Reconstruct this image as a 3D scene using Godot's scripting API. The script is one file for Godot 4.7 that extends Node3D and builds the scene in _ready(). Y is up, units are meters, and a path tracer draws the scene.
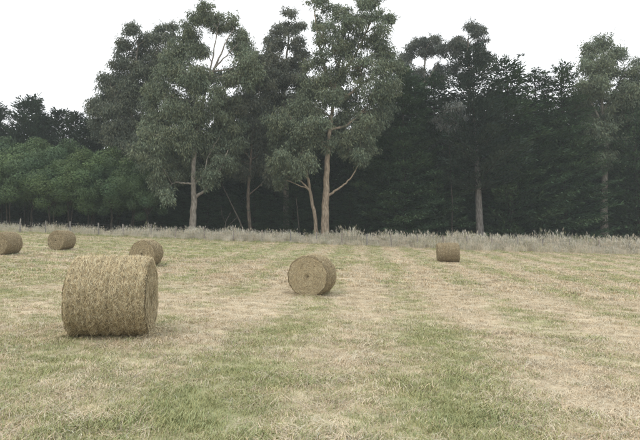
extends Node3D

# ---------------------------------------------------------------- survey
const F := 508.0          # focal length of the photograph in its own pixels
const CX := 259.0         # its optical centre
const CY := 194.0
const EYE := 1.7
const PITCH := 0.0805     # camera looks up by this
var rng := RandomNumberGenerator.new()
var n1 := FastNoiseLite.new()
var n2 := FastNoiseLite.new()
var n3 := FastNoiseLite.new()
var taken := {}
var M := {}

func noise_setup() -> void:
	for a in [[n1, 11, 0.11], [n2, 23, 0.45], [n3, 37, 1.7]]:
		a[0].seed = a[1]
		a[0].frequency = a[2]
		a[0].noise_type = FastNoiseLite.TYPE_SIMPLEX_SMOOTH
		a[0].fractal_octaves = 3

# height of the land; d is the distance in front of the camera (-z)
func land(x: float, z: float) -> float:
	var d := -z
	var dd := clampf(d, -4.0, 54.0)
	var xx := 55.0 * tanh(x / 55.0)
	var drop := 1.5746 + 0.01651 * xx + 0.05202 * dd + 0.000473 * xx * dd - 0.0025216 * dd * dd + 0.00002257 * dd * dd * dd - 0.0001048 * xx * xx
	drop += 0.15 * blob(x, d, 1.8, 17.0, 4.5, 4.5) - 0.11 * blob(x, d, -2.6, 8.6, 3.5, 3.0)
	return EYE - drop + 0.03 * n2.get_noise_2d(x, z) + 0.05 * n1.get_noise_2d(x * 1.5, z * 1.5)

# a point surveyed at a column and row of the photograph, d metres ahead
func at(px: float, py: float, d: float) -> Vector3:
	var v := Vector3((px - CX) / F, (CY - py) / F, -1.0).rotated(Vector3.RIGHT, PITCH)
	v *= d / -v.z
	return v + Vector3(0, EYE, 0)

func numbered(called: String) -> String:
	var k: int = taken.get(called, -1) + 1
	taken[called] = k
	return called if k == 0 else "%s_%03d" % [called, k]

func thing(called: String, label: String, category: String, where: Vector3, group := "") -> Node3D:
	var o := Node3D.new()
	o.name = numbered(called)
	add_child(o)
	o.position = where
	o.set_meta("label", label)
	o.set_meta("category", category)
	if group != "":
		o.set_meta("group", group)
	return o

func part(called: String, mesh: Mesh, mat: Material, parent: Node3D, kind := "") -> MeshInstance3D:
	var o := MeshInstance3D.new()
	o.name = called
	o.mesh = mesh
	o.material_override = mat
	parent.add_child(o, true)
	if kind != "":
		o.set_meta("kind", kind)
	return o

func copy(src: Node3D, where: Vector3, turn: float, sc: Vector3, label: String, group := "") -> Node3D:
	var base: String = src.get_meta("base_name")
	var o: Node3D = src.duplicate()
	o.name = numbered(base)
	add_child(o)
	o.position = where
	o.rotation.y = turn
	o.scale = sc
	o.set_meta("label", label)
	if group != "":
		o.set_meta("group", group)
	return o

# ---------------------------------------------------------------- mesh soup
class Soup:
	var v := PackedVector3Array()
	var n := PackedVector3Array()
	var c := PackedColorArray()
	var i := PackedInt32Array()
	func leaf(p: Vector3, dir: Vector3, side: Vector3, l: float, w: float, col: Color) -> void:
		var k := v.size()
		var m := p + dir * (l * 0.45)
		var s := side * (w * 0.5)
		var nn := dir.cross(side).normalized()
		v.append(p); v.append(m + s); v.append(p + dir * l); v.append(m - s)
		for q in 4:
			n.append(nn)
			c.append(col)
		i.append(k); i.append(k + 1); i.append(k + 2)
		i.append(k); i.append(k + 2); i.append(k + 3)
	# a strip through points with widths, lying along side
	func strip(pts: Array, ws: Array, side: Vector3, col: Color) -> void:
		var k := v.size()
		var cnt := pts.size()
		for q in cnt:
			var t: Vector3 = pts[mini(q + 1, cnt - 1)] - pts[maxi(q - 1, 0)]
			var nn := t.cross(side).normalized()
			var s: Vector3 = side * (ws[q] * 0.5)
			v.append(pts[q] - s); v.append(pts[q] + s)
			n.append(nn); n.append(nn); c.append(col); c.append(col)
			if q > 0:
				var a := k + 2 * q - 2
				i.append(a); i.append(a + 1); i.append(a + 3)
				i.append(a); i.append(a + 3); i.append(a + 2)
	func tube(pts: Array, rs: Array, sides: int, col: Color) -> void:
		var k := v.size()
		var cnt := pts.size()
		var ref := Vector3(0.31, 0.12, 0.94)
		for q in cnt:
			var t: Vector3 = (pts[mini(q + 1, cnt - 1)] - pts[maxi(q - 1, 0)]).normalized()
			var a := t.cross(ref).normalized()
			if a.length() < 0.5:
				a = t.cross(Vector3.RIGHT).normalized()
			var b := t.cross(a)
			for s in sides:
				var ang := TAU * s / sides
				var o := a * cos(ang) + b * sin(ang)
				v.append(pts[q] + o * rs[q])
				n.append(o)
				c.append(col)
		for q in cnt - 1:
			for s in sides:
				var s2 := (s + 1) % sides
				var a0 := k + q * sides + s
				var a1 := k + q * sides + s2
				i.append(a0); i.append(a1 + sides); i.append(a1)
				i.append(a0); i.append(a0 + sides); i.append(a1 + sides)
	func done() -> ArrayMesh:
		var a := []
		a.resize(Mesh.ARRAY_MAX)
		a[Mesh.ARRAY_VERTEX] = v
		a[Mesh.ARRAY_NORMAL] = n
		a[Mesh.ARRAY_COLOR] = c
		a[Mesh.ARRAY_INDEX] = i
		var m := ArrayMesh.new()
		m.add_surface_from_arrays(Mesh.PRIMITIVE_TRIANGLES, a)
		return m

func unit() -> Vector3:
	var y := rng.randf_range(-1, 1)
	var a := rng.randf() * TAU
	var r := sqrt(1 - y * y)
	return Vector3(r * cos(a), y, r * sin(a))

func vary(c: Color, amount: float) -> Color:
	var k := 1.0 + rng.randf_range(-amount, amount)
	var h := rng.randf_range(-amount, amount) * 0.3
	return Color(c.r * k * (1 + h), c.g * k, c.b * k * (1 - h))

# smooth path through given points, with a little waver
func smooth(pts: Array, rs: Array, per: int, waver: float) -> Array:
	var op := []
	var orr := []
	for k in pts.size() - 1:
		var p0: Vector3 = pts[maxi(k - 1, 0)]
		var p1: Vector3 = pts[k]
		var p2: Vector3 = pts[k + 1]
		var p3: Vector3 = pts[mini(k + 2, pts.size() - 1)]
		for s in per:
			var t := float(s) / per
			op.append(p1.cubic_interpolate(p2, p0, p3, t) + unit() * waver * (0.0 if k == 0 and s == 0 else 1.0))
			orr.append(lerpf(rs[k], rs[k + 1], t))
	op.append(pts[-1])
	orr.append(rs[-1])
	return [op, orr]

# ---------------------------------------------------------------- materials
func noise_tex(freq: float, lo: Color, hi: Color, sd: int, size := 256) -> NoiseTexture2D:
	var t := NoiseTexture2D.new()
	t.width = size
	t.height = size
	t.seamless = true
	var n := FastNoiseLite.new()
	n.seed = sd
	n.frequency = freq
	n.fractal_octaves = 4
	t.noise = n
	var g := Gradient.new()
	g.set_color(0, lo)
	g.set_color(1, hi)
	t.color_ramp = g
	return t

func leaf_mat(rough: float, back: Color) -> StandardMaterial3D:
	var m := StandardMaterial3D.new()
	m.vertex_color_use_as_albedo = true
	m.roughness = rough
	m.metallic_specular = 0.25
	m.cull_mode = BaseMaterial3D.CULL_DISABLED
	if back.r > 0:
		m.backlight_enabled = true
		m.backlight = back
	return m

func bark_mat(scale: Vector3, sd: int) -> StandardMaterial3D:
	var m := StandardMaterial3D.new()
	m.vertex_color_use_as_albedo = true
	m.albedo_texture = noise_tex(0.03, Color(0.42, 0.40, 0.39), Color(1.0, 1.0, 1.0), sd)
	m.uv1_triplanar = true
	m.uv1_scale = scale
	m.roughness = 0.95
	m.metallic_specular = 0.15
	return m

func make_materials() -> void:
	M.gum = leaf_mat(0.6, Color(0.3, 0.34, 0.22))
	M.dark = leaf_mat(0.75, Color(0, 0, 0))
	M.shrub = leaf_mat(0.65, Color(0.26, 0.34, 0.18))
	M.grass = leaf_mat(0.8, Color(0.3, 0.3, 0.2))
	M.straw = leaf_mat(0.8, Color(0, 0, 0))
	M.bark = bark_mat(Vector3(1.3, 0.16, 1.3), 5)
	M.hay = bark_mat(Vector3(7, 7, 7), 9)
	M.wood = bark_mat(Vector3(4, 1, 4), 15)
	var w := StandardMaterial3D.new()
	w.albedo_color = Color(0.5, 0.5, 0.5)
	w.metallic = 0.7
	w.roughness = 0.6
	M.wire = w

# ---------------------------------------------------------------- foliage
func gum_clump(s: Soup, c: Vector3, r: Vector3, cnt: int, tone: Color, size: float) -> void:
	for k in cnt:
		var u := unit()
		var q := pow(rng.randf(), 0.55) * rng.randf_range(0.8, 1.15)
		var p := c + Vector3(u.x * r.x, u.y * r.y, u.z * r.z) * q
		var dir := Vector3(u.x * 0.7 + rng.randfn() * 0.4, -1.0 + rng.randfn() * 0.45, u.z * 0.7 + rng.randfn() * 0.4).normalized()
		var side := dir.cross(unit()).normalized()
		var l := size * rng.randf_range(0.7, 1.4)
		s.leaf(p, dir, side, l, l * rng.randf_range(0.22, 0.36), vary(tone, 0.28))

# a gum tree: stems and limbs follow surveyed points, crown grows on twigs round them
func gum_tree(label: String, d: float, stems: Array, lobes: Array, tone: Color, bark: Color, leafiness := 1.0, group := "") -> Node3D:
	var foot: Array = stems[0].pts[0]
	var b := at(foot[0], foot[1], d)
	b.y = land(b.x, b.z) - 0.1
	var root := thing("gum_tree", label, "tree", b, group)
	var limbs := Soup.new()
	var crown := Soup.new()
	var joints := []
	for si in stems.size():
		var st: Dictionary = stems[si]
		var pts := []
		var rs := []
		var cnt: int = st.pts.size()
		for k in cnt:
			var e: Array = st.pts[k]
			var dz: float = e[2] if e.size() > 2 else 0.0
			var p := at(e[0], e[1], d) + Vector3(0, 0, dz) - b
			if k == 0 and st.get("ground", false):
				p.y = land(p.x + b.x, p.z + b.z) - 0.1 - b.y
			pts.append(p)
			rs.append(lerpf(st.r, st.r * st.get("taper", 0.25), pow(float(k) / (cnt - 1), 0.8)))
		var sm := smooth(pts, rs, 5, 0.05)
		if st.get("ground", false):
			sm[1][0] *= 1.35
			sm[1][1] *= 1.12
			var t := Soup.new()
			t.tube(sm[0], sm[1], 12, bark)
			part("trunk", t.done(), M.bark, root)
		else:
			limbs.tube(sm[0], sm[1], 7, bark)
		for k in sm[0].size():
			if sm[0][k].y > 4.0:
				joints.append([sm[0][k], sm[1][k]])
	var px := d / F
	for lb in lobes:
		var dz: float = lb[4] if lb.size() > 4 else rng.randf_range(-2.0, 2.0)
		var c: Vector3 = at(lb[0], lb[1], d) + Vector3(0, 0, dz) - b
		var full := lerpf(1.26, 1.4, smoothstep(30.0, 75.0, lb[1]))
		var rx: float = lb[2] * px * full
		var ry: float = lb[3] * px * full
		var rz := (rx + ry) * 0.55
		# limb from the best joint
		var best := 0
		var bd := 1e9
		for k in joints.size():
			var jp: Vector3 = joints[k][0]
			var dist := jp.distance_to(c) + maxf(0.0, jp.y - c.y + 0.8) * 2.5
			if dist < bd:
				bd = dist
				best = k
		var j: Vector3 = joints[best][0]
		var jr: float = minf(joints[best][1] * 0.8, 0.07 + 0.024 * j.distance_to(c))
		var mid := j.lerp(c, 0.5) + Vector3(rng.randfn() * 0.25, 0.12 * j.distance_to(c) * rng.randf_range(-0.3, 1.0), rng.randfn() * 0.25)
		var sm := smooth([j, mid, c], [jr, jr * 0.7, jr * 0.4], 4, 0.06)
		limbs.tube(sm[0], sm[1], 5, bark)
		var vol := rx * ry * rz
		var cn := int(clampf(5.0 + vol * 1.3, 6, 26))
		var cr := clampf(pow(vol / cn, 0.3333) * 1.15, 0.6, 1.3)
		for q in cn:
			var u := unit()
			u.y = u.y * 0.9 + 0.1
			var cc := c + Vector3(u.x * rx, u.y * ry, u.z * rz) * pow(rng.randf(), 0.45) * 0.95
			var tw := smooth([c, c.lerp(cc, 0.5) + Vector3(0, -0.1, 0) + unit() * 0.15, cc], [jr * 0.35, jr * 0.22, 0.012], 2, 0.03)
			limbs.tube(tw[0], tw[1], 4, bark)
			var r := cr * rng.randf_range(0.7, 1.2)
			var ct := vary(tone, 0.16)
			gum_clump(crown, cc, Vector3(r * 0.95, r * 0.9, r * 0.95), int(235 * r * r * leafiness) + 40, ct, 0.30)
			# small loose tufts that break the outline
			for w in 5:
				var u2 := unit()
				gum_clump(crown, cc + u2 * r * rng.randf_range(1.0, 1.45), Vector3(0.22, 0.34, 0.22), int(13 * leafiness), ct, 0.24)
	part("limbs", limbs.done(), M.bark, root)
	part("crown", crown.done(), M.gum, root)
	return root

# layered conifer: h metres tall, built at the origin
func conifer(called: String, label: String, h: float, rmax: float, low: float, rise: float, tone: Color, bark: Color, dens: float, flat: float, ragged: float, gap: float, spray := 1.0) -> Node3D:
	var base := called
	var root := thing(called, label, "tree", Vector3.ZERO)
	root.set_meta("base_name", base)
	var t := Soup.new()
	var pts := []
	var rs := []
	var lean := Vector3(rng.randfn() * 0.3, 0, rng.randfn() * 0.3)
	for k in 9:
		var f := k / 8.0
		pts.append(Vector3(lean.x * f * f, h * f - 0.1, lean.z * f * f))
		rs.append(lerpf(h * 0.02, 0.02, pow(f, 0.9)))
	t.tube(pts, rs, 9, bark)
	part("trunk", t.done(), M.bark, root)
	var boughs := Soup.new()
	var crown := Soup.new()
	var y := low
	while y < h - 0.4:
		var f := (y - low) / (h - low)
		var reach := rmax * pow(1.0 - f, 0.62) * (0.75 + 0.25 * minf(1.0, f * 5.0)) + 0.35
		var cnt := 3 + int(reach * 0.9)
		var a0 := rng.randf() * TAU
		for k in cnt:
			var a := a0 + TAU * k / cnt + rng.randfn() * 0.25
			var l := reach * rng.randf_range(1.0 - ragged, 1.0 + ragged * 0.5)
			var out := Vector3(cos(a), 0, sin(a))
			var p0 := Vector3(lean.x * f * f, y, lean.z * f * f)
			var p1 := p0 + out * l * 0.5 + Vector3(0, rise * l * 0.32 + rng.randfn() * 0.1, 0)
			var p2 := p0 + out * l + Vector3(0, rise * l * 0.75 + l * 0.06 + rng.randfn() * 0.15, 0)
			var br := 0.02 + 0.012 * l
			var sm := smooth([p0, p1, p2], [br, br * 0.7, 0.012], 3, 0.03)
			boughs.tube(sm[0], sm[1], 4, Color(0.09, 0.08, 0.07))
			var ct := vary(tone, 0.2)
			var steps := int(l / 0.55) + 2
			for q in steps:
				var g := (q + 1.0) / steps
				if g < 0.22 and l > 1.5:
					continue
				var c: Vector3 = p0.lerp(p1, g * 2) if g < 0.5 else p1.lerp(p2, g * 2 - 1)
				var wide := (0.35 + 0.5 * sin(g * 2.6)) * clampf(l / 2.5, 0.45, 1.15)
				var per := Vector3(-out.z, 0, out.x)
				for w in int(34 * dens * wide) + 7:
					var off := rng.randf_range(-1, 1)
					var p := c + per * off * wide + out * rng.randf_range(-0.3, 0.3) + Vector3(0, rng.randfn() * flat, 0)
					var dir := (out * 0.9 + per * off * 0.8 + Vector3(0, 0.15 + rise * 0.6 + rng.randfn() * 0.3, 0) + unit() * 0.35).normalized()
					var sz := rng.randf_range(0.26, 0.46) * spray
					crown.leaf(p, dir, (dir.cross(Vector3.UP) + unit() * 0.55).normalized(), sz, sz * 0.36, vary(ct, 0.25))
		y += gap * rng.randf_range(0.7, 1.3) * (1.0 if f < 0.8 else 0.65)
	# leading shoot
	for w in 40:
		var p := Vector3(lean.x, h - rng.randf() * 1.0, lean.z) + unit() * 0.2
		crown.leaf(p, (Vector3(0, 0.8, 0) + unit() * 0.6).normalized(), unit(), 0.32, 0.1, vary(tone, 0.25))
	part("boughs", boughs.done(), M.bark, root)
	part("crown", crown.done(), M.dark, root)
	return root

# round-headed broadleaf, dense cushions of fine leaf on several thin stems
func round_tree(called: String, label: String, h: float, rad: float, tone: Color) -> Node3D:
	var root := thing(called, label, "tree", Vector3.ZERO)
	root.set_meta("base_name", called)
	var bark := Color(0.10, 0.085, 0.07)
	var limbs := Soup.new()
	var crown := Soup.new()
	for s in 2:
		var t := Soup.new()
		var a := rng.randf() * TAU
		var top := Vector3(cos(a) * rad * 0.35, h * 0.72, sin(a) * rad * 0.35)
		var sm := smooth([Vector3(cos(a) * 0.15, -0.1, sin(a) * 0.15), Vector3(cos(a) * 0.3, h * 0.3, sin(a) * 0.3) + unit() * 0.2, top], [0.09, 0.075, 0.04], 4, 0.07)
		t.tube(sm[0], sm[1], 7, bark)
		part("trunk", t.done(), M.bark, root)
	var lobes := 22
	for k in lobes:
		var u := unit()
		u.y = u.y * 0.95 + 0.1 if k % 3 == 0 else absf(u.y) * 1.1 - 0.34
		var c := Vector3(u.x * rad * 0.85, h * 0.58 + u.y * h * 0.34, u.z * rad * 0.85)
		var sm := smooth([Vector3(0, h * 0.35, 0), Vector3(c.x * 0.4, h * 0.5, c.z * 0.4), c], [0.06, 0.04, 0.015], 2, 0.06)
		limbs.tube(sm[0], sm[1], 4, bark)
		var r := rad * rng.randf_range(0.26, 0.48)
		var ct := vary(tone, 0.2)
		for q in int(800 * r * r):
			var v := unit()
			var p := c + Vector3(v.x, v.y * 0.85, v.z) * r * pow(rng.randf(), 0.22)
			var dir := (v.cross(unit()).normalized() + v * 0.35 + unit() * 0.3).normalized()
			var sz := rng.randf_range(0.13, 0.24)
			crown.leaf(p, dir, (dir.cross(v) + unit() * 0.45).normalized(), sz, sz * 0.42, vary(ct, 0.15))
	part("limbs", limbs.done(), M.bark, root)
	part("crown", crown.done(), M.shrub, root)
	return root

# ---------------------------------------------------------------- hay bales
func hay_bale(label: String, px: float, d: float, yaw: float, radius: float, length: float, straws: int, sd: int) -> void:
	rng.seed = sd
	var b := at(px, 240, d)
	b.y = land(b.x, b.z)
	var root := thing("hay_bale", label, "hay bale", b, "round hay bales lying on the mown field")
	root.rotation.y = yaw
	root.rotation.z = rng.randf_range(-0.015, 0.015)
	var nz := FastNoiseLite.new()
	nz.seed = sd
	nz.frequency = 1.6
	var lift := radius * 0.925
	# surface point of the rolled side: angle and place along the axis (-1..1)
	var surf := func(phi: float, u: float, ex: float) -> Vector3:
		var e := pow(absf(u), 14.0)
		var groove := 0.010 * sin(u * 21.0 + sd) + 0.006 * sin(u * 47.0)
		var r: float = radius - 0.05 * e + groove + 0.034 * nz.get_noise_3d(cos(phi) * 1.6, sin(phi) * 1.6, u * 1.5 + sd) + 0.018 * nz.get_noise_3d(cos(phi) * 7.0, sin(phi) * 7.0, u * 6.0) + ex
		var p := Vector3(u * length * 0.5 + 0.012 * nz.get_noise_3d(cos(phi) * 4.0, sin(phi) * 4.0, 9.0), sin(phi) * r * 0.99, cos(phi) * r * 1.01)
		var fl := -lift + 0.02
		if p.y < fl + 0.06:
			p.y = fl + 0.06 - 0.06 * (1.0 - exp(-(fl + 0.06 - p.y) / 0.06))
		return p + Vector3(0, lift - 0.03, 0)
	var nphi := 90
	var nu := 30
	var side := SurfaceTool.new()
	side.begin(Mesh.PRIMITIVE_TRIANGLES)
	side.set_smooth_group(0)
	var core := Color(0.38, 0.315, 0.20)
	for a in nphi + 1:
		for k in nu + 1:
			side.set_color(vary(core, 0.12))
			side.add_vertex(surf.call(TAU * a / nphi, -1.0 + 2.0 * k / nu, 0.0))
	for a in nphi:
		for k in nu:
			var i0 := a * (nu + 1) + k
			var i1 := i0 + nu + 1
			for q in [i0, i1 + 1, i0 + 1, i0, i1, i1 + 1]:
				side.add_index(q)
	side.generate_normals()
	part("rolled_side", side.commit(), M.hay, root)
	# end faces: wound layers
	for s in [-1.0, 1.0]:
		var st := SurfaceTool.new()
		st.begin(Mesh.PRIMITIVE_TRIANGLES)
		var rings := 22
		var face := func(ring: int, a: int) -> Vector3:
			var f := float(ring) / rings
			var phi := TAU * a / nphi
			var rim: Vector3 = surf.call(phi, s, 0.0)
			var mid := Vector3(rim.x, lift - 0.03, 0)
			var p := mid.lerp(rim, f)
			var wound := 0.007 * sin(f * 40.0 + phi + sd + 4.0 * nz.get_noise_3d(p.y * 2.0, p.z * 2.0, 3.0)) * f
			p.x += s * (0.025 * (1.0 - f * f) - 0.10 * exp(-f * f * 90.0) + wound + 0.018 * nz.get_noise_3d(p.y * 3.0, p.z * 3.0, s * 5.0) + 0.01 * nz.get_noise_3d(p.y * 12.0, p.z * 12.0, s * 5.0)) * (1.0 if ring < rings else 0.0)
			return p
		for ring in rings + 1:
			for a in nphi + 1:
				st.set_color(vary(core, 0.14))
				st.add_vertex(face.call(ring, a))
		for ring in rings:
			for a in nphi:
				var i0 := ring * (nphi + 1) + a
				var i1 := i0 + nphi + 1
				for q in ([i0, i0 + 1, i1 + 1, i0, i1 + 1, i1] if s < 0 else [i0, i1 + 1, i0 + 1, i0, i1, i1 + 1]):
					st.add_index(q)
		st.generate_normals()
		var ef := part("end_face", st.commit(), M.hay, root)
		var es := Soup.new()
		for k in int(straws * 0.32):
			var f := sqrt(rng.randf())
			var phi := rng.randf() * TAU
			var p: Vector3 = face.call(int(f * rings), int(phi / TAU * nphi))
			var tang := Vector3(0, cos(phi), -sin(phi))
			var rad := Vector3(0, sin(phi), cos(phi))
			var dir := (tang * (1.0 if rng.randf() < 0.5 else -1.0) + rad * rng.randfn() * 0.5).normalized()
			var out := Vector3(s, 0, 0)
			var l := rng.randf_range(0.05, 0.14)
			var lf := rng.randf_range(0.0, 0.022)
			es.strip([p - dir * l * 0.5 + out * lf * rng.randf(), p + out * 0.010, p + dir * l * 0.5 + out * lf], [0.002, rng.randf_range(0.004, 0.008), 0.002], (dir.cross(out) + unit() * 0.35).normalized(), straw_tone())
		part("straw", es.done(), M.straw, ef, "stuff")
	# loose straws lying on the wound side
	var so := Soup.new()
	for k in straws:
		var phi := rng.randf() * TAU
		var u := rng.randf_range(-1, 1)
		var l := rng.randf_range(0.03, 0.10)
		var slant := rng.randfn() * 0.65
		var dphi := l / radius * cos(slant)
		var du := l / (length * 0.5) * sin(slant)
		var ex := rng.randf_range(0.003, 0.016)
		var flick := 0.0 if rng.randf() < 0.7 else rng.randf_range(0.0, 0.05)
		var pa: Vector3 = surf.call(phi - dphi * 0.5, clampf(u - du * 0.5, -1.02, 1.02), 0.002)
		var pb: Vector3 = surf.call(phi, clampf(u, -1, 1), ex)
		var pc: Vector3 = surf.call(phi + dphi * 0.5, clampf(u + du * 0.5, -1.02, 1.02), ex * 0.6 + flick)
		var out := Vector3(0, sin(phi), cos(phi))
		var w := rng.randf_range(0.003, 0.007)
		so.strip([pa, pb, pc], [w * 0.5, w, w * 0.4], ((pc - pa).normalized().cross(out) + unit() * 0.4).normalized(), straw_tone())
	part("straw", so.done(), M.straw, root, "stuff")
	spilled(root, radius, length, straws / 18)

# hay spilled on the stubble round the foot of a bale
func spilled(root: Node3D, radius: float, length: float, cnt: int) -> void:
	var s := Soup.new()
	for k in cnt:
		var a := rng.randf() * TAU
		var away := absf(rng.randfn()) * 0.22
		var p := Vector3(clampf(cos(a) * 1.5, -1, 1) * (length * 0.5 + away), 0, clampf(sin(a) * 1.5, -1, 1) * (radius * 0.42 + away))
		var w := root.to_global(p)
		p.y = land(w.x, w.z) - root.position.y + rng.randf_range(0.015, 0.06) * exp(-away * 3.0)
		var dir := Vector3(rng.randfn(), rng.randfn() * 0.15, rng.randfn()).normalized()
		var l := rng.randf_range(0.05, 0.16)
		s.strip([p - dir * l * 0.5, p + Vector3(0, 0.015, 0), p + dir * l * 0.5], [0.003, 0.007, 0.003], dir.cross(Vector3.UP).normalized(), straw_tone())
	part("spilled_straw", s.done(), M.straw, root, "stuff")

func straw_tone() -> Color:
	var t := rng.randf()
	var c := Color(0.49, 0.41, 0.26)
	if t > 0.8:
		c = Color(0.66, 0.585, 0.405)
	elif t < 0.28:
		c = Color(0.31, 0.25, 0.15)
	return vary(c, 0.2)

# ---------------------------------------------------------------- the field
func blob(x: float, d: float, cx: float, cd: float, rx: float, rd: float) -> float:
	var a := (x - cx) / rx
	var b := (d - cd) / rd
	return exp(-(a * a + b * b))

const FENCE_D := 50.0
func fence_d(x: float) -> float:
	return FENCE_D + 0.6 * sin(x * 0.07) + 0.25 * sin(x * 0.31)

# share of green in the sward: 0 straw .. 1 green
func green(x: float, d: float) -> float:
	var g := 0.27
	g += 0.34 * blob(x, d, 0.6, 5.6, 3.2, 2.4)
	g += 0.34 * blob(x, d, 2.9, 9.6, 1.9, 2.8)
	g += 0.12 * blob(x, d, -4.0, 6.0, 2.5, 2.2)
	g += 0.30 * blob(x, d, -9.0, 15.0, 4.0, 6.0)
	g += 0.38 * blob(x, d, -3.0, 38.0, 6.0, 9.0)
	g += 0.22 * blob(x, d, -16.0, 40.0, 9.0, 7.0)
	g += 0.25 * blob(x, d, 6.5, 34.0, 1.2, 12.0)
	g -= 0.30 * blob(x, d, -1.0, 14.0, 4.5, 3.0)
	g -= 0.28 * blob(x, d, 8.0, 20.0, 5.0, 9.0)
	g -= 0.25 * blob(x, d, 5.0, 5.5, 1.8, 3.5)
	g -= 0.2 * blob(x, d, -3.0, 24.0, 5.0, 5.0)
	g += 0.5 * smoothstep(2.2, 0.6, fence_d(x) - d) * smoothstep(14.0, -6.0, x)
	# mower rows: curving from the near left to the far right
	var row := sin((x * 0.97 - d * 0.235 + 0.0006 * d * d + 0.5 * n1.get_noise_2d(x * 0.5, d * 0.3)) * 2.3)
	g += 0.26 * row * smoothstep(-7.0, 0.0, x)
	var row2 := sin((d * 0.98 + x * 0.16 + n1.get_noise_2d(x * 0.7, d)) * 2.0)
	g += 0.17 * row2 * smoothstep(2.0, -6.0, x)
	g += 0.30 * n1.get_noise_2d(x * 2.0, d * 2.0) + 0.30 * n2.get_noise_2d(x * 1.3, d * 1.3)
	return clampf(g, 0.0, 1.0)

const STRAW := Color(0.52, 0.45, 0.33)
const GREEN := Color(0.29, 0.315, 0.17)
func sward(x: float, d: float) -> Color:
	var c := STRAW.lerp(GREEN, green(x, d))
	var tan := 0.5 + 0.9 * n2.get_noise_2d(x * 0.6 + 70.0, d * 0.6)
	return c.lerp(Color(0.40, 0.32, 0.215), clampf(tan, 0, 1) * 0.45)

func build_ground() -> void:
	var size := 1024
	var span := 136.0
	var img := Image.create(size, size, false, Image.FORMAT_RGB8)
	for j in size:
		for i in size:
			var x := (float(i) + 0.5) / size * span - span * 0.5
			var d := (float(j) + 0.5) / size * span - 20.0
			var c := sward(x, d) * (0.9 + 0.35 * n3.get_noise_2d(x, d))
			img.set_pixel(i, j, c.linear_to_srgb())
	var m := StandardMaterial3D.new()
	m.albedo_texture = ImageTexture.create_from_image(img)
	m.texture_repeat = false
	m.roughness = 1.0
	m.metallic_specular = 0.1
	var xs := []
	for k in range(-136, 137):
		xs.append(k * 0.5)
	for k in 12:
		var e := 68.0 * pow(1.32, k + 1)
		xs.append(e)
		xs.push_front(-e)
	var ds := []
	for k in range(-40, 233):
		ds.append(k * 0.5)
	for k in 12:
		ds.append(116.0 * pow(1.26, k + 1))
	for k in 8:
		ds.push_front(-20.0 * pow(1.7, k + 1))
	var v := PackedVector3Array()
	var uv := PackedVector2Array()
	var idx := PackedInt32Array()
	for d in ds:
		for x in xs:
			v.append(Vector3(x, land(x, -d), -d))
			uv.append(Vector2((x + span * 0.5) / span, (d + 20.0) / span).clamp(Vector2(0.001, 0.001), Vector2(0.999, 0.999)))
	var w := xs.size()
	for j in ds.size() - 1:
		for i in w - 1:
			var a := j * w + i
			idx.append_array([a, a + w, a + w + 1, a, a + w + 1, a + 1])
	var st := SurfaceTool.new()
	var arr := []
	arr.resize(Mesh.ARRAY_MAX)
	arr[Mesh.ARRAY_VERTEX] = v
	arr[Mesh.ARRAY_TEX_UV] = uv
	arr[Mesh.ARRAY_INDEX] = idx
	st.create_from_arrays(arr)
	st.generate_normals()
	var o := part("ground", st.commit(), m, self)
	o.set_meta("kind", "structure")
	o.set_meta("label", "mown hay field of mixed straw and short grass")

# a tuft of blades; white vertex colour with small variation, tinted per copy
func tuft(blades: int, h: float, w: float, spread: float, lie: float, sd: int) -> ArrayMesh:
	rng.seed = sd
	var s := Soup.new()
	for k in blades:
		var a := rng.randf() * TAU
		var p := Vector3(cos(a), 0, sin(a)) * spread * sqrt(rng.randf())
		var b := rng.randf() * TAU
		var out := Vector3(cos(b), 0, sin(b))
		var hh := h * rng.randf_range(0.5, 1.2)
		var bend := hh * (lie + rng.randf_range(0.1, 0.7))
		var up := hh * (1.0 - lie * 0.8)
		var col := vary(Color(1, 1, 1), 0.25)
		s.strip([p - Vector3(0, 0.01, 0), p + Vector3(0, up * 0.6, 0) + out * bend * 0.3, p + Vector3(0, up, 0) + out * bend], [w, w * 0.8, w * 0.15], Vector3(-out.z, 0, out.x).rotated(Vector3.UP, rng.randfn() * 0.5), col)
	return s.done()

func scatter(called: String, label: String, category: String, mesh: Mesh, mat: Material, xf: Array, cols: Array) -> void:
	var mm := MultiMesh.new()
	mm.transform_format = MultiMesh.TRANSFORM_3D
	mm.use_colors = true
	mm.mesh = mesh
	mm.instance_count = xf.size()
	for k in xf.size():
		mm.set_instance_transform(k, xf[k])
		mm.set_instance_color(k, cols[k])
	var o := MultiMeshInstance3D.new()
	o.name = called
	o.multimesh = mm
	o.material_override = mat
	add_child(o)
	o.set_meta("kind", "stuff")
	o.set_meta("label", label)
	o.set_meta("category", category)

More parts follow.
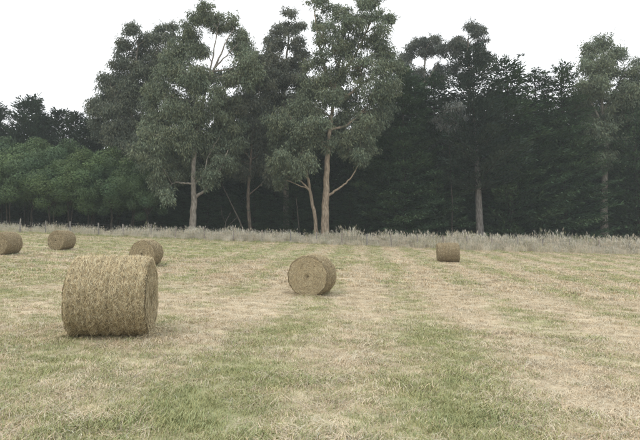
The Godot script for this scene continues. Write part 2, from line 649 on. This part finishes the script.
func build_grass() -> void:
	var green_near := tuft(16, 0.055, 0.006, 0.10, 0.35, 301)
	var straw_near := tuft(14, 0.06, 0.006, 0.10, 0.55, 302)
	var lying := tuft(14, 0.085, 0.0055, 0.11, 0.93, 303)
	var far_a := tuft(16, 0.085, 0.013, 0.16, 0.35, 304)
	var far_b := tuft(14, 0.12, 0.013, 0.16, 0.9, 305)
	var xs := [[], [], [], [], []]
	var cs := [[], [], [], [], []]
	rng.seed = 5150
	# rings: near distance, far distance, tufts per square metre
	for ring in [[2.2, 7.0, 420.0, 0], [7.0, 12.0, 260.0, 0], [12.0, 20.0, 110.0, 0], [20.0, 32.0, 50.0, 3], [32.0, 72.0, 24.0, 3]]:
		var half := 0.80
		var area: float = half * (ring[1] * ring[1] - ring[0] * ring[0])
		for k in int(area * ring[2]):
			var d := sqrt(rng.randf_range(ring[0] * ring[0], ring[1] * ring[1]))
			var a := rng.randf_range(-half, half) + 0.05
			var x := d * sin(a)
			var dd := d * cos(a)
			if dd > fence_d(x) + 0.5 or dd < 1.5:
				continue
			var g := green(x, dd)
			var kind := 0
			var c: Color
			if rng.randf() < g * 0.95:
				c = Color(0.375, 0.385, 0.20)
				if rng.randf() < 0.25:
					c = Color(0.275, 0.315, 0.155)
			else:
				kind = 1 if rng.randf() < 0.45 else 2
				c = Color(0.60, 0.525, 0.395)
				if rng.randf() < 0.35:
					c = Color(0.48, 0.39, 0.275)
			c = vary(c, 0.2)
			var sc := rng.randf_range(0.6, 1.35) * (1.0 + 0.5 * n2.get_noise_2d(x * 2.0, dd * 2.0))
			if ring[3] == 3:
				kind = 3 if kind < 2 else 4
			else:
				sc *= 0.85 + d * 0.02
			var near_edge := smoothstep(3.0, 0.5, fence_d(x) - dd)
			var hy := sc * (1.0 + 1.6 * near_edge * g)
			var bs := Basis(Vector3.UP, rng.randf() * TAU).scaled(Vector3(sc, hy, sc))
			xs[kind].append(Transform3D(bs, Vector3(x, land(x, -dd), -dd)))
			cs[kind].append(c)
	scatter("green_grass", "short green blades regrowing in the mown hay field", "grass", green_near, M.grass, xs[0], cs[0])
	scatter("hay_stubble", "short upright cut straw stubble across the field", "stubble", straw_near, M.grass, xs[1], cs[1])
	scatter("loose_hay", "pale cut hay lying flat on the field", "hay", lying, M.grass, xs[2], cs[2])
	scatter("far_stubble", "fine mixed stubble and grass in the far half of the field", "stubble", far_a, M.grass, xs[3], cs[3])
	scatter("far_loose_hay", "fine pale hay lying in the far half of the field", "hay", far_b, M.grass, xs[4], cs[4])

func build_tall_grass() -> void:
	rng.seed = 808
	var s := Soup.new()
	for k in 16:
		var a := rng.randf() * TAU
		var p := Vector3(cos(a), 0, sin(a)) * 0.28 * sqrt(rng.randf())
		var out := Vector3(cos(a), 0, sin(a)).rotated(Vector3.UP, rng.randfn())
		var h := rng.randf_range(0.3, 0.9)
		var lean := h * rng.randf_range(0.05, 0.45)
		var side := Vector3(-out.z, 0, out.x)
		var col := vary(Color(1, 1, 1), 0.25)
		s.strip([p, p + Vector3(0, h * 0.6, 0) + out * lean * 0.4, p + Vector3(0, h, 0) + out * lean], [0.015, 0.012, 0.006], side, col)
		for q in 4:
			var e := p + Vector3(0, h * rng.randf_range(0.75, 1.0), 0) + out * lean * 0.85
			s.leaf(e, (Vector3(0, 1.0, 0) + unit() * 0.45).normalized(), unit(), 0.17, 0.016, col)
	var xf := []
	var cols := []
	for k in 15000:
		var x := rng.randf_range(-60, 62)
		var off := rng.randf()
		if rng.randf() < 0.14:
			off = -rng.randf() * rng.randf() * 0.55
		var deep := 3.2 + 2.2 * smoothstep(6.0, 24.0, x)
		var d := fence_d(x) + 0.1 + off * deep - 0.9 * smoothstep(10.0, 22.0, x) + 0.9 * n1.get_noise_2d(x * 4.0, 7.0) + 0.5 * n2.get_noise_2d(x * 3.0, 3.0)
		var cover := n2.get_noise_2d(x * 0.8, d * 0.8)
		if cover < -0.25 - 0.1 * rng.randf() or rng.randf() < 0.55 * smoothstep(-3.0, -14.0, x):
			continue
		var sc := rng.randf_range(0.7, 1.2) * (1.0 + 0.55 * cover) * (1.0 + 0.35 * smoothstep(12.0, 22.0, x)) * lerpf(0.5, 1.12, sqrt(maxf(off, 0.0))) * (1.0 + 0.45 * n1.get_noise_2d(x * 5.0, d * 3.0)) * lerpf(0.75, 1.0, smoothstep(-22.0, -6.0, x))
		xf.append(Transform3D(Basis(Vector3.UP, rng.randf() * TAU).scaled(Vector3.ONE * sc), Vector3(x, land(x, -d) - 0.03, -d)))
		var c := Color(0.60, 0.555, 0.46)
		if rng.randf() < 0.15:
			c = Color(0.33, 0.33, 0.2)
		cols.append(vary(c, 0.2))
	scatter("tall_dry_grass", "tall grey-brown seeding grass along the foot of the trees", "grass", s.done(), M.grass, xf, cols)

# ---------------------------------------------------------------- fence
func build_fence() -> void:
	rng.seed = 61
	var x0 := -46.0
	var root := thing("wire_fence", "weathered post and wire fence standing in the tall dry grass", "fence", Vector3(x0, land(x0, -fence_d(x0)), -fence_d(x0)))
	var tops := []
	var x := x0
	while x < 48.0:
		var d := fence_d(x) - 0.2
		var p := Vector3(x, land(x, -d), -d)
		var h := rng.randf_range(1.15, 1.4)
		var s := Soup.new()
		var lean := Vector3(rng.randfn() * 0.05, 0, rng.randfn() * 0.04)
		var r := rng.randf_range(0.05, 0.075)
		var tone := vary(Color(0.55, 0.52, 0.48), 0.15)
		s.tube([p - Vector3(0, 0.2, 0), p + Vector3(0, h * 0.5, 0) + lean * 0.5, p + Vector3(0, h - 0.02, 0) + lean, p + Vector3(0, h, 0) + lean, p + Vector3(0, h + 0.005, 0) + lean], [r, r * 0.97, r * 0.95, r * 0.8, 0.001], 8, tone)
		for k in s.v.size():
			s.v[k] -= root.position
		part("post", s.done(), M.wood, root)
		tops.append([p - root.position, lean, r])
		x += rng.randf_range(2.3, 2.9)
	for hgt in [0.3, 0.6, 0.9, 1.08]:
		var pts := []
		var rs := []
		for t in tops:
			pts.append(t[0] + Vector3(0, hgt, 0) + t[1] * hgt + Vector3(0, 0, t[2] + 0.004))
			rs.append(0.004)
		var s := Soup.new()
		s.tube(pts, rs, 4, Color(1, 1, 1))
		part("wire", s.done(), M.wire, root)

# ---------------------------------------------------------------- the wood
func build_gums() -> void:
	rng.seed = 4242
	var tone := Color(0.132, 0.158, 0.104)
	var pale := Color(0.50, 0.46, 0.40)
	gum_tree("large gum tree with a straight pale trunk forking low beside the leaning dead pole", 56.0, [
		{pts = [[193, 236], [193, 215], [194, 196], [193, 176], [195, 150], [199, 120], [205, 92], [212, 62], [217, 30]], r = 0.44, taper = 0.12, ground = true},
		{pts = [[195, 197], [204, 191], [212, 182], [221, 168], [228, 150]], r = 0.2},
		{pts = [[194, 186], [197, 181], [204, 174], [207, 160], [214, 145]], r = 0.16},
		{pts = [[193, 184], [184, 183], [174, 183], [166, 190], [160, 198]], r = 0.13},
		{pts = [[209, 78], [219, 58], [226, 42], [234, 28]], r = 0.16},
		{pts = [[214, 68], [226, 56], [238, 44]], r = 0.12},
		{pts = [[205, 92], [192, 70], [183, 50]], r = 0.18},
	], [
		[240, 42, 7, 9], [250, 72, 8, 9], [220, 25, 6, 4], [197, 42, 9, 7], [184, 36, 8, 7], [172, 56, 9, 8], [204, 50, 5, 6], [206, 14, 8, 5], [196, 24, 8, 6],
		[217, 15, 14, 8], [203, 21, 12, 8], [229, 20, 9, 9], [237, 34, 8, 11], [245, 50, 7, 10], [247, 64, 8, 9], [192, 33, 10, 8], [180, 46, 9, 9], [192, 52, 11, 10],
		[228, 74, 16, 9], [245, 82, 12, 13], [210, 70, 9, 8], [172, 70, 14, 12], [190, 78, 14, 12], [203, 90, 14, 12], [158, 92, 14, 13], [178, 98, 14, 12],
		[160, 115, 15, 13], [182, 120, 15, 13], [205, 115, 15, 13], [225, 100, 14, 13], [228, 122, 14, 12], [148, 135, 11, 12], [165, 140, 13, 12], [187, 143, 13, 11], [212, 140, 14, 12],
		[232, 143, 10, 10], [152, 158, 11, 12], [172, 162, 12, 11], [190, 163, 10, 9], [213, 162, 12, 10], [228, 160, 9, 9], [160, 178, 12, 11], [175, 174, 9, 8], [155, 192, 8, 8], [170, 198, 7, 7], [212, 178, 9, 8],
	], tone, pale)
	gum_tree("dark bushy gum tree rising behind the round green trees", 63.0, [
		{pts = [[136, 232], [136, 190], [134, 150], [132, 110], [135, 75], [138, 45]], r = 0.5, taper = 0.12, ground = true},
		{pts = [[133, 130], [120, 105], [110, 85]], r = 0.2},
		{pts = [[133, 105], [147, 80], [155, 55]], r = 0.18},
	], [
		[133, 36, 6, 6], [141, 46, 9, 9], [130, 52, 8, 8], [150, 40, 7, 7], [161, 28, 6, 5], [170, 34, 7, 6], [174, 28, 5, 4], [166, 42, 8, 7], [136, 30, 5, 4], [144, 36, 7, 6], [126, 45, 7, 7], [155, 36, 6, 6], [154, 55, 10, 10], [118, 62, 9, 8], [131, 68, 12, 11], [147, 72, 12, 12], [106, 76, 8, 8], [116, 80, 10, 10], [165, 65, 10, 10],
		[99, 92, 7, 8], [110, 97, 11, 11], [128, 92, 13, 12], [145, 95, 13, 12], [93, 108, 6, 8], [104, 114, 10, 10], [121, 113, 13, 12], [140, 115, 13, 12], [98, 127, 8, 8], [113, 130, 12, 10], [130, 134, 13, 11], [147, 132, 12, 11], [140, 150, 14, 10], [120, 148, 12, 9],
	], Color(0.108, 0.124, 0.09), pale)
	gum_tree("slender gum tree with a thin brown trunk between the two biggest gums", 60.0, [
		{pts = [[251, 236], [249, 215], [248, 195], [250, 170], [252, 140], [256, 105], [262, 72]], r = 0.29, taper = 0.15, ground = true},
		{pts = [[249, 195], [258, 187], [267, 178]], r = 0.10},
		{pts = [[251, 160], [240, 145], [232, 130]], r = 0.12},
	], [
		[258, 66, 9, 8], [266, 74, 9, 9], [250, 80, 12, 10], [262, 90, 13, 11], [240, 96, 12, 11], [252, 108, 14, 12], [270, 108, 12, 11], [236, 118, 13, 12], [256, 126, 14, 12], [272, 130, 11, 11], [240, 138, 13, 12], [258, 146, 13, 11],
		[272, 152, 10, 10], [236, 156, 11, 10], [252, 162, 12, 10], [268, 172, 9, 8], [240, 172, 9, 8],
	], Color(0.12, 0.132, 0.10), Color(0.30, 0.25, 0.20))
	gum_tree("airy tall gum tree standing behind the twin stemmed gum", 62.0, [
		{pts = [[286, 236], [286, 190], [284, 140], [284, 90], [288, 45], [290, 22]], r = 0.42, taper = 0.12, ground = true},
		{pts = [[284, 90], [276, 65], [270, 48]], r = 0.14},
		{pts = [[285, 75], [295, 55], [300, 38]], r = 0.14},
	], [
		[300, 24, 5, 6], [303, 52, 6, 8], [266, 52, 5, 6], [272, 36, 5, 5],
		[291, 18, 6, 6], [285, 28, 7, 6], [277, 38, 6, 6], [292, 34, 6, 6], [270, 46, 5, 6], [281, 50, 8, 7], [297, 46, 7, 8], [268, 60, 7, 6], [287, 64, 9, 8], [276, 70, 9, 8], [299, 66, 8, 9], [289, 82, 12, 10], [272, 84, 11, 9], [303, 85, 10, 10],
		[283, 98, 12, 10], [297, 104, 11, 10], [270, 100, 10, 9], [287, 120, 13, 12],
	], Color(0.118, 0.128, 0.098), pale, 1.1)
	gum_tree("tallest gum tree with twin tan trunks rising from the dry grass", 56.0, [
		{pts = [[326, 240], [325, 215], [326, 190], [327, 165], [329, 140], [332, 112], [335, 85], [341, 55], [345, 25]], r = 0.49, taper = 0.12, ground = true},
		{pts = [[318, 238, -0.5], [315, 215, -0.5], [310, 190, -0.5], [306, 165, -0.3], [299, 138], [289, 115]], r = 0.25, taper = 0.3, ground = true},
		{pts = [[328, 196], [336, 190], [346, 183], [355, 171], [361, 157]], r = 0.16},
		{pts = [[309, 190], [298, 179], [286, 176]], r = 0.12},
		{pts = [[334, 92], [322, 60], [316, 25], [315, 6]], r = 0.18},
		{pts = [[337, 80], [355, 55], [368, 28], [374, 10]], r = 0.2},
		{pts = [[333, 105], [352, 92], [372, 76], [388, 60]], r = 0.2},
		{pts = [[330, 130], [347, 125], [362, 112], [375, 98]], r = 0.18},
	], [
		[315, 4, 6, 7], [329, 5, 7, 7], [322, 20, 6, 8], [338, 17, 8, 7], [350, 14, 8, 7], [361, 8, 9, 8], [374, 6, 8, 8], [380, 13, 5, 5], [386, 23, 3, 3], [365, 22, 10, 8], [350, 30, 11, 8], [335, 34, 9, 9], [320, 42, 8, 10], [362, 40, 12, 9], [378, 40, 8, 8],
		[348, 50, 12, 9], [372, 56, 11, 9], [389, 54, 7, 8], [333, 56, 9, 10], [318, 62, 9, 9], [392, 68, 6, 7], [380, 74, 11, 9], [358, 70, 13, 10], [340, 76, 12, 10], [323, 80, 11, 11], [308, 88, 10, 10], [386, 90, 8, 9], [368, 92, 13, 10], [348, 95, 13, 10], [330, 100, 12, 10],
		[312, 106, 12, 10], [384, 106, 8, 8], [369, 113, 12, 9], [350, 115, 12, 9], [332, 122, 12, 10], [312, 126, 12, 11], [292, 114, 12, 12], [280, 128, 12, 12], [296, 135, 12, 11], [379, 126, 8, 8], [364, 131, 11, 8], [345, 136, 12, 9], [320, 142, 11, 9],
		[282, 147, 12, 11], [298, 154, 11, 9], [366, 146, 9, 8], [348, 150, 9, 7], [362, 158, 7, 6], [276, 162, 10, 9], [292, 170, 10, 8], [304, 166, 7, 7], [282, 180, 8, 7],
	], tone, Color(0.60, 0.50, 0.385))
	gum_tree("gum tree with a domed open top above the left of the dark conifers", 68.0, [
		{pts = [[425, 236], [425, 180], [424, 120], [424, 80], [425, 55]], r = 0.4, taper = 0.2, ground = true},
		{pts = [[424, 85], [414, 68], [410, 60]], r = 0.12},
		{pts = [[424, 85], [435, 68], [440, 60]], r = 0.12},
	], [[432, 42, 6, 4], [420, 43, 6, 4], [412, 52, 6, 5], [438, 50, 6, 5], [403, 60, 5, 5], [425, 43, 8, 5], [415, 48, 7, 6], [434, 47, 7, 6], [408, 57, 6, 6], [441, 55, 6, 5], [444, 63, 4, 4], [425, 53, 7, 4], [405, 68, 7, 6], [430, 72, 11, 6], [415, 78, 11, 8], [440, 80, 9, 8]], Color(0.095, 0.106, 0.088), pale, 1.0)
	gum_tree("gum tree with a small round open top above the pale trunked conifer", 66.0, [
		{pts = [[470, 238], [470, 180], [470, 120], [469, 75], [468, 40]], r = 0.38, taper = 0.2, ground = true},
		{pts = [[469, 80], [458, 60], [454, 48]], r = 0.1},
		{pts = [[469, 75], [478, 58], [482, 46]], r = 0.1},
	], [[452, 56, 5, 5], [486, 57, 5, 5], [477, 33, 5, 4], [467, 30, 6, 4], [473, 38, 6, 5], [461, 40, 5, 5], [481, 44, 5, 5], [456, 43, 4, 4], [451, 49, 4, 4], [484, 49, 4, 5], [470, 45, 5, 4], [460, 62, 8, 6], [480, 64, 8, 7], [470, 76, 10, 8]], Color(0.095, 0.106, 0.088), pale, 1.0)
	gum_tree("small pale leaved gum tree tucked against the dark conifers", 56.5, [
		{pts = [[452, 240], [452, 200], [450, 160], [448, 125]], r = 0.08, taper = 0.3, ground = true},
		{pts = [[450, 150], [457, 130], [460, 118]], r = 0.06},
	], [[452, 109, 6, 4], [446, 112, 7, 5], [455, 118, 7, 5], [441, 122, 6, 5], [450, 128, 7, 5], [460, 128, 5, 4], [447, 142, 6, 5]], Color(0.125, 0.135, 0.125), Color(0.1, 0.09, 0.08), 0.45)
	gum_tree("broad gum tree growing past the end of the dark conifers", 60.0, [
		{pts = [[604, 244], [604, 200], [606, 150], [602, 100], [604, 60]], r = 0.5, taper = 0.15, ground = true},
		{pts = [[605, 130], [590, 100], [582, 80]], r = 0.16},
		{pts = [[604, 110], [618, 85], [625, 65]], r = 0.16},
	], [[604, 42, 10, 8], [592, 52, 9, 9], [617, 54, 10, 9], [585, 70, 10, 9], [605, 70, 13, 10], [626, 72, 9, 10], [580, 90, 10, 10], [600, 92, 13, 11], [620, 95, 12, 11], [590, 112, 13, 11], [612, 116, 13, 11], [630, 115, 10, 10], [585, 134, 11, 10], [606, 138, 13, 11], [625, 138, 11, 10], [598, 158, 12, 9], [618, 158, 10, 9]], tone, pale)

func top_scale(proto: Node3D, h: float, px: float, py: float, d: float) -> Array:
	var b := at(px, 236, d)
	b.y = land(b.x, b.z)
	return [b, (at(px, py, d).y - b.y) / h]

func build_conifers() -> void:
	rng.seed = 97
	var dark := Color(0.068, 0.112, 0.060)
	var bark := Color(0.13, 0.11, 0.095)
	var protos := []
	var hs := [21.0, 20.0, 19.0]
	for k in 3:
		protos.append(conifer("cypress_tree", "", hs[k], [5.0, 5.6, 4.4][k], [0.8, 0.6, 1.0][k], [0.14, 0.05, 0.30][k], dark, bark, 1.1, 0.09, 0.4, [0.66, 0.70, 0.60][k]))
	# plainer ones for the depth of the wood
	var deep := []
	for k in 2:
		deep.append(conifer("cypress_tree", "", 20.0, [5.4, 4.8][k], 0.5, [0.10, 0.26][k], Color(0.056, 0.092, 0.052), bark, 0.42, 0.14, 0.4, 0.8, 1.6))
	# the pale-trunked one: bare lower trunk, ragged spreading boughs
	var bare := conifer("cypress_tree", "", 21.5, 4.8, 6.0, 0.42, Color(0.048, 0.068, 0.052), Color(0.33, 0.315, 0.295), 1.0, 0.10, 0.5, 0.6)
	var used := {}
	var place := func(src: Node3D, h: float, px: float, py: float, d: float, wide: float, label: String, group: String) -> void:
		var a := top_scale(src, h, px, py, d)
		var sc: float = a[1]
		var o: Node3D = src
		if used.has(src):
			o = copy(src, a[0], rng.randf() * TAU, Vector3(sc * wide, sc, sc * wide), label, group)
		else:
			used[src] = true
			o.position = a[0]
			o.rotation.y = rng.randf() * TAU
			o.scale = Vector3(sc * wide, sc, sc * wide)
			o.set_meta("label", label)
			if group != "":
				o.set_meta("group", group)
	place.call(bare, 21.5, 480, 46, 57.0, 1.0, "dark ragged conifer with a bare pale grey lower trunk", "")
	place.call(protos[0], 21.0, 405, 66, 60.0, 1.0, "broad dark conifer in layered boughs next to the twin trunked gum", "")
	place.call(protos[1], 20.0, 437, 74, 61.0, 0.95, "dark layered conifer between the broad one and the pale trunked one", "")
	place.call(protos[2], 19.0, 512, 57, 60.0, 1.1, "dark conifer with upswept top beside the pale trunked conifer", "")
	var g1 := "dark conifers continuing the edge of the wood"
	var l1 := "dark conifer at the far end of the wood edge past the pale trunked one"
	for a in [[1, 541, 70, 61.0], [0, 566, 62, 60.0], [2, 640, 70, 60.0], [1, 672, 66, 62.0], [0, 706, 74, 60.0], [2, 388, 84, 63.0], [0, 421, 80, 64.0]]:
		if a[1] == 388:
			place.call(protos[2], 19.0, 388, 80, 63.0, 1.1, "dark conifer directly behind the spreading limb of the twin trunked gum", "")
		elif a[1] == 421:
			place.call(protos[0], 21.0, 421, 76, 64.0, 1.0, "dark conifer crowded behind the broad layered one, under the domed gum", "")
		else:
			place.call(protos[a[0]], hs[a[0]], a[1], a[2], a[3], 1.0, l1, g1)
	# the dark wood behind the gums
	var l2 := "dark conifer deep in the wood behind the gum trees"
	var g2 := "dark conifers deep in the wood"
	var px := -60.0
	var k := 0
	while px < 720.0:
		var hide := 118.0 if px > 150 and px < 385 else 88.0
		if px < 150:
			hide = 150.0
		place.call(deep[k % 2], 20.0, px, hide + rng.randf_range(-6, 14), 66.0 + rng.randf_range(-1, 3), 1.15, l2, g2)
		px += rng.randf_range(24, 34)
		k += 1
	px = -70.0
	while px < 740.0:
		place.call(deep[k % 2], 20.0, px, (128.0 if px > 100 else 158.0) + rng.randf_range(-8, 12), 73.0 + rng.randf_range(-1, 3), 1.3, l2, g2)
		px += rng.randf_range(24, 32)
		k += 1
	for row in [[81.0, 134.0]]:
		px = -90.0
		while px < 760.0:
			place.call(deep[k % 2], 20.0, px, row[1] + (26.0 if px < 140 else 0.0) + rng.randf_range(-8, 10), row[0] + rng.randf_range(-1, 3), 1.5, l2, g2)
			px += rng.randf_range(22, 28)
			k += 1
	# low understorey conifers between the trunks
	var l3 := "low young conifer in the shade between the gum trunks"
	px = 140.0
	while px < 560.0:
		place.call(protos[k % 3], hs[k % 3], px, 186 + rng.randf_range(-10, 10), 61.5 + rng.randf_range(-0.6, 1.2), 1.5, l3, "young conifers under the gums")
		px += rng.randf_range(17, 25)
		k += 1
	# pines on the far left
	var pine := conifer("pine_tree", "", 17.0, 4.2, 3.0, 0.62, Color(0.060, 0.088, 0.058), bark, 1.5, 0.18, 0.35, 0.5, 1.15)
	var pine2 := conifer("pine_tree", "", 15.0, 2.6, 3.0, 0.5, Color(0.064, 0.088, 0.060), bark, 1.5, 0.18, 0.35, 0.5, 1.15)
	place.call(pine, 17.0, 24, 97, 70.0, 1.0, "broad pine tree standing above the round green trees", "")
	place.call(pine2, 15.0, 55, 111, 71.0, 0.9, "narrow pine tree beside the broad pine", "")
	place.call(pine2, 15.0, 70, 112, 69.0, 1.0, "narrow pointed pine tree between two lower pines", "")
	place.call(pine2, 15.0, 85, 120, 68.0, 1.0, "narrow pine tree close to the dark bushy gum", "")
	place.call(pine, 17.0, -14, 104, 71.0, 1.0, "second broad pine tree standing beyond the broadest one", "")
	place.call(pine, 17.0, -52, 110, 70.0, 1.0, "lower broad pine tree last in the row, past its taller twin", "")
	place.call(pine2, 15.0, 98, 121, 69.0, 1.1, "low narrow pine tree pressed against the dark bushy gum", "")
	place.call(pine2, 15.0, 42, 118, 72.0, 1.0, "short narrow pine tree at the shoulder of the broad pine", "")

func build_round_trees() -> void:
	rng.seed = 313
	var tones := [Color(0.080, 0.124, 0.058), Color(0.070, 0.110, 0.056), Color(0.090, 0.132, 0.056)]
	var protos := []
	for k in 3:
		protos.append(round_tree("round_tree", "", 9.0, 2.9, tones[k]))
	var used := {}
	var front := "round headed bright green tree in the row behind the fence"
	var back := "taller round headed green tree behind the front row of its kind"
	for a in [[-64, 150, 57.5, 0], [-38, 158, 56.6, 1], [-12, 150, 57.5, 2], [9, 160, 56.4, 0], [30, 153, 57.2, 1], [50, 160, 56.4, 2], [70, 158, 56.8, 0], [91, 150, 57.4, 2], [112, 158, 56.6, 1], [131, 166, 57.2, 0], [148, 176, 57.0, 1],
		[-55, 138, 61.0, 1], [-26, 139, 61.0, 0], [0, 138, 61.4, 1], [24, 137, 61.0, 2], [47, 138, 61.5, 0], [70, 140, 61.0, 1], [95, 141, 61.0, 0], [120, 148, 61.4, 2], [142, 158, 61.0, 1]]:
		var src: Node3D = protos[a[3]]
		var t := top_scale(src, 9.0, a[0], a[1], a[2])
		var sc: float = t[1]
		var label: String = front if a[2] < 60.0 else back
		if a[0] == 148:
			label = "round headed green tree half hidden by the low foliage of the large gum"
		var group := "front row of round green trees" if a[2] < 60.0 else "back row of round green trees"
		var v := Vector3(sc * rng.randf_range(0.95, 1.2), sc, sc * rng.randf_range(0.95, 1.2))
		if used.has(src):
			copy(src, t[0], rng.randf() * TAU, v, label, group)
		else:
			used[src] = true
			src.position = t[0]
			src.rotation.y = rng.randf() * TAU
			src.scale = v
			src.set_meta("label", label)
			src.set_meta("group", group)

func dead_pole(label: String, pts: Array, d: float, r: float, twigs: Array) -> void:
	var b := at(pts[0][0], pts[0][1], d)
	b.y = land(b.x, b.z)
	var root := thing("dead_pole", label, "dead tree", b)
	var path := []
	var rs := []
	for k in pts.size():
		path.append(at(pts[k][0], pts[k][1], d) - b)
		rs.append(lerpf(r, r * 0.35, float(k) / (pts.size() - 1)))
	path[0] = Vector3(0, -0.1, 0)
	var s := Soup.new()
	var sm := smooth(path, rs, 4, 0.03)
	s.tube(sm[0], sm[1], 7, Color(0.20, 0.18, 0.155))
	part("trunk", s.done(), M.bark, root)
	for t in twigs:
		var q := Soup.new()
		var tp := []
		for e in t:
			tp.append(at(e[0], e[1], d) - b)
		var ts := smooth(tp, [r * 0.4, r * 0.3, 0.02].slice(0, tp.size()), 3, 0.02)
		q.tube(ts[0], ts[1], 5, Color(0.20, 0.18, 0.155))
		part("branch", q.done(), M.bark, root)

# ---------------------------------------------------------------- scene
func _ready() -> void:
	noise_setup()
	var cam := Camera3D.new()
	cam.name = "camera"
	cam.projection = Camera3D.PROJECTION_FRUSTUM
	cam.near = 0.1
	cam.far = 5000.0
	cam.size = 0.1 * 440.0 / F
	cam.frustum_offset = Vector2(61.0, -26.0) * 0.1 / F
	add_child(cam)
	cam.position = Vector3(0, EYE, 0)
	cam.rotation = Vector3(PITCH, 0, 0)
	cam.current = true

	var env := Environment.new()
	env.background_mode = Environment.BG_SKY
	var sky := Sky.new()
	var sm := ProceduralSkyMaterial.new()
	sm.sky_top_color = Color(0.98, 0.99, 1.0)
	sm.sky_horizon_color = Color(0.845, 0.85, 0.86)
	sm.sky_curve = 0.25
	sm.ground_horizon_color = Color(0.6, 0.58, 0.5)
	sm.ground_bottom_color = Color(0.5, 0.48, 0.4)
	sky.sky_material = sm
	env.sky = sky
	env.background_energy_multiplier = 1.7
	env.tonemap_mode = Environment.TONE_MAPPER_LINEAR
	env.tonemap_exposure = 1.07
	env.sdfgi_enabled = true
	env.ssao_enabled = true
	env.ssil_enabled = true
	env.fog_enabled = true
	env.fog_density = 0.0008
	env.fog_light_color = Color(0.88, 0.92, 0.92)
	var we := WorldEnvironment.new()
	we.name = "environment"
	we.environment = env
	add_child(we)

	var sun := DirectionalLight3D.new()
	sun.name = "sun"
	sun.light_energy = 0.42
	sun.light_color = Color(1.0, 0.97, 0.92)
	sun.light_angular_distance = 25.0
	sun.shadow_enabled = true
	add_child(sun)
	sun.rotation_degrees = Vector3(-58, -50, 0)

	make_materials()
	build_ground()
	build_round_trees()
	build_conifers()
	build_gums()
	rng.seed = 71
	dead_pole("thin dead pole leaning against the slender gum tree", [[246, 236], [240, 222], [231, 203], [221, 182]], 59.0, 0.13, [[[238, 217], [232, 222], [225, 230]]])
	dead_pole("short bare forked sapling between the slender gum and its leaning pole", [[224, 236], [226, 222], [231, 212]], 58.5, 0.07, [[[226, 224], [222, 214], [221, 206]]])
	dead_pole("thin bare sapling standing left of the twin tan trunks", [[300, 236], [298, 215], [296, 196]], 59.5, 0.08, [])
	build_fence()
	build_tall_grass()
	hay_bale("large shaggy round hay bale lying side on, its end turned slightly away", 115, 8.9, 0.03, 0.69, 1.3, 40000, 1001)
	hay_bale("round hay bale with its wound end and hollow centre facing the camera", 312, 17.5, 1.2, 0.70, 1.2, 20000, 1002)
	hay_bale("round hay bale standing directly behind the large shaggy one", 147, 24.8, 1.43, 0.66, 1.2, 8000, 1003)
	hay_bale("round hay bale side on near the tall grey grass and conifers", 447.5, 33.0, -0.25, 0.66, 1.3, 4000, 1004)
	hay_bale("round hay bale turned three quarters near the fence and round green trees", 62, 33.0, 1.33, 0.66, 1.25, 4000, 1005)
	hay_bale("round hay bale at the edge of the field, left of the bale by the fence", 6, 28.7, 1.34, 0.66, 1.2, 4000, 1006)
	build_grass()
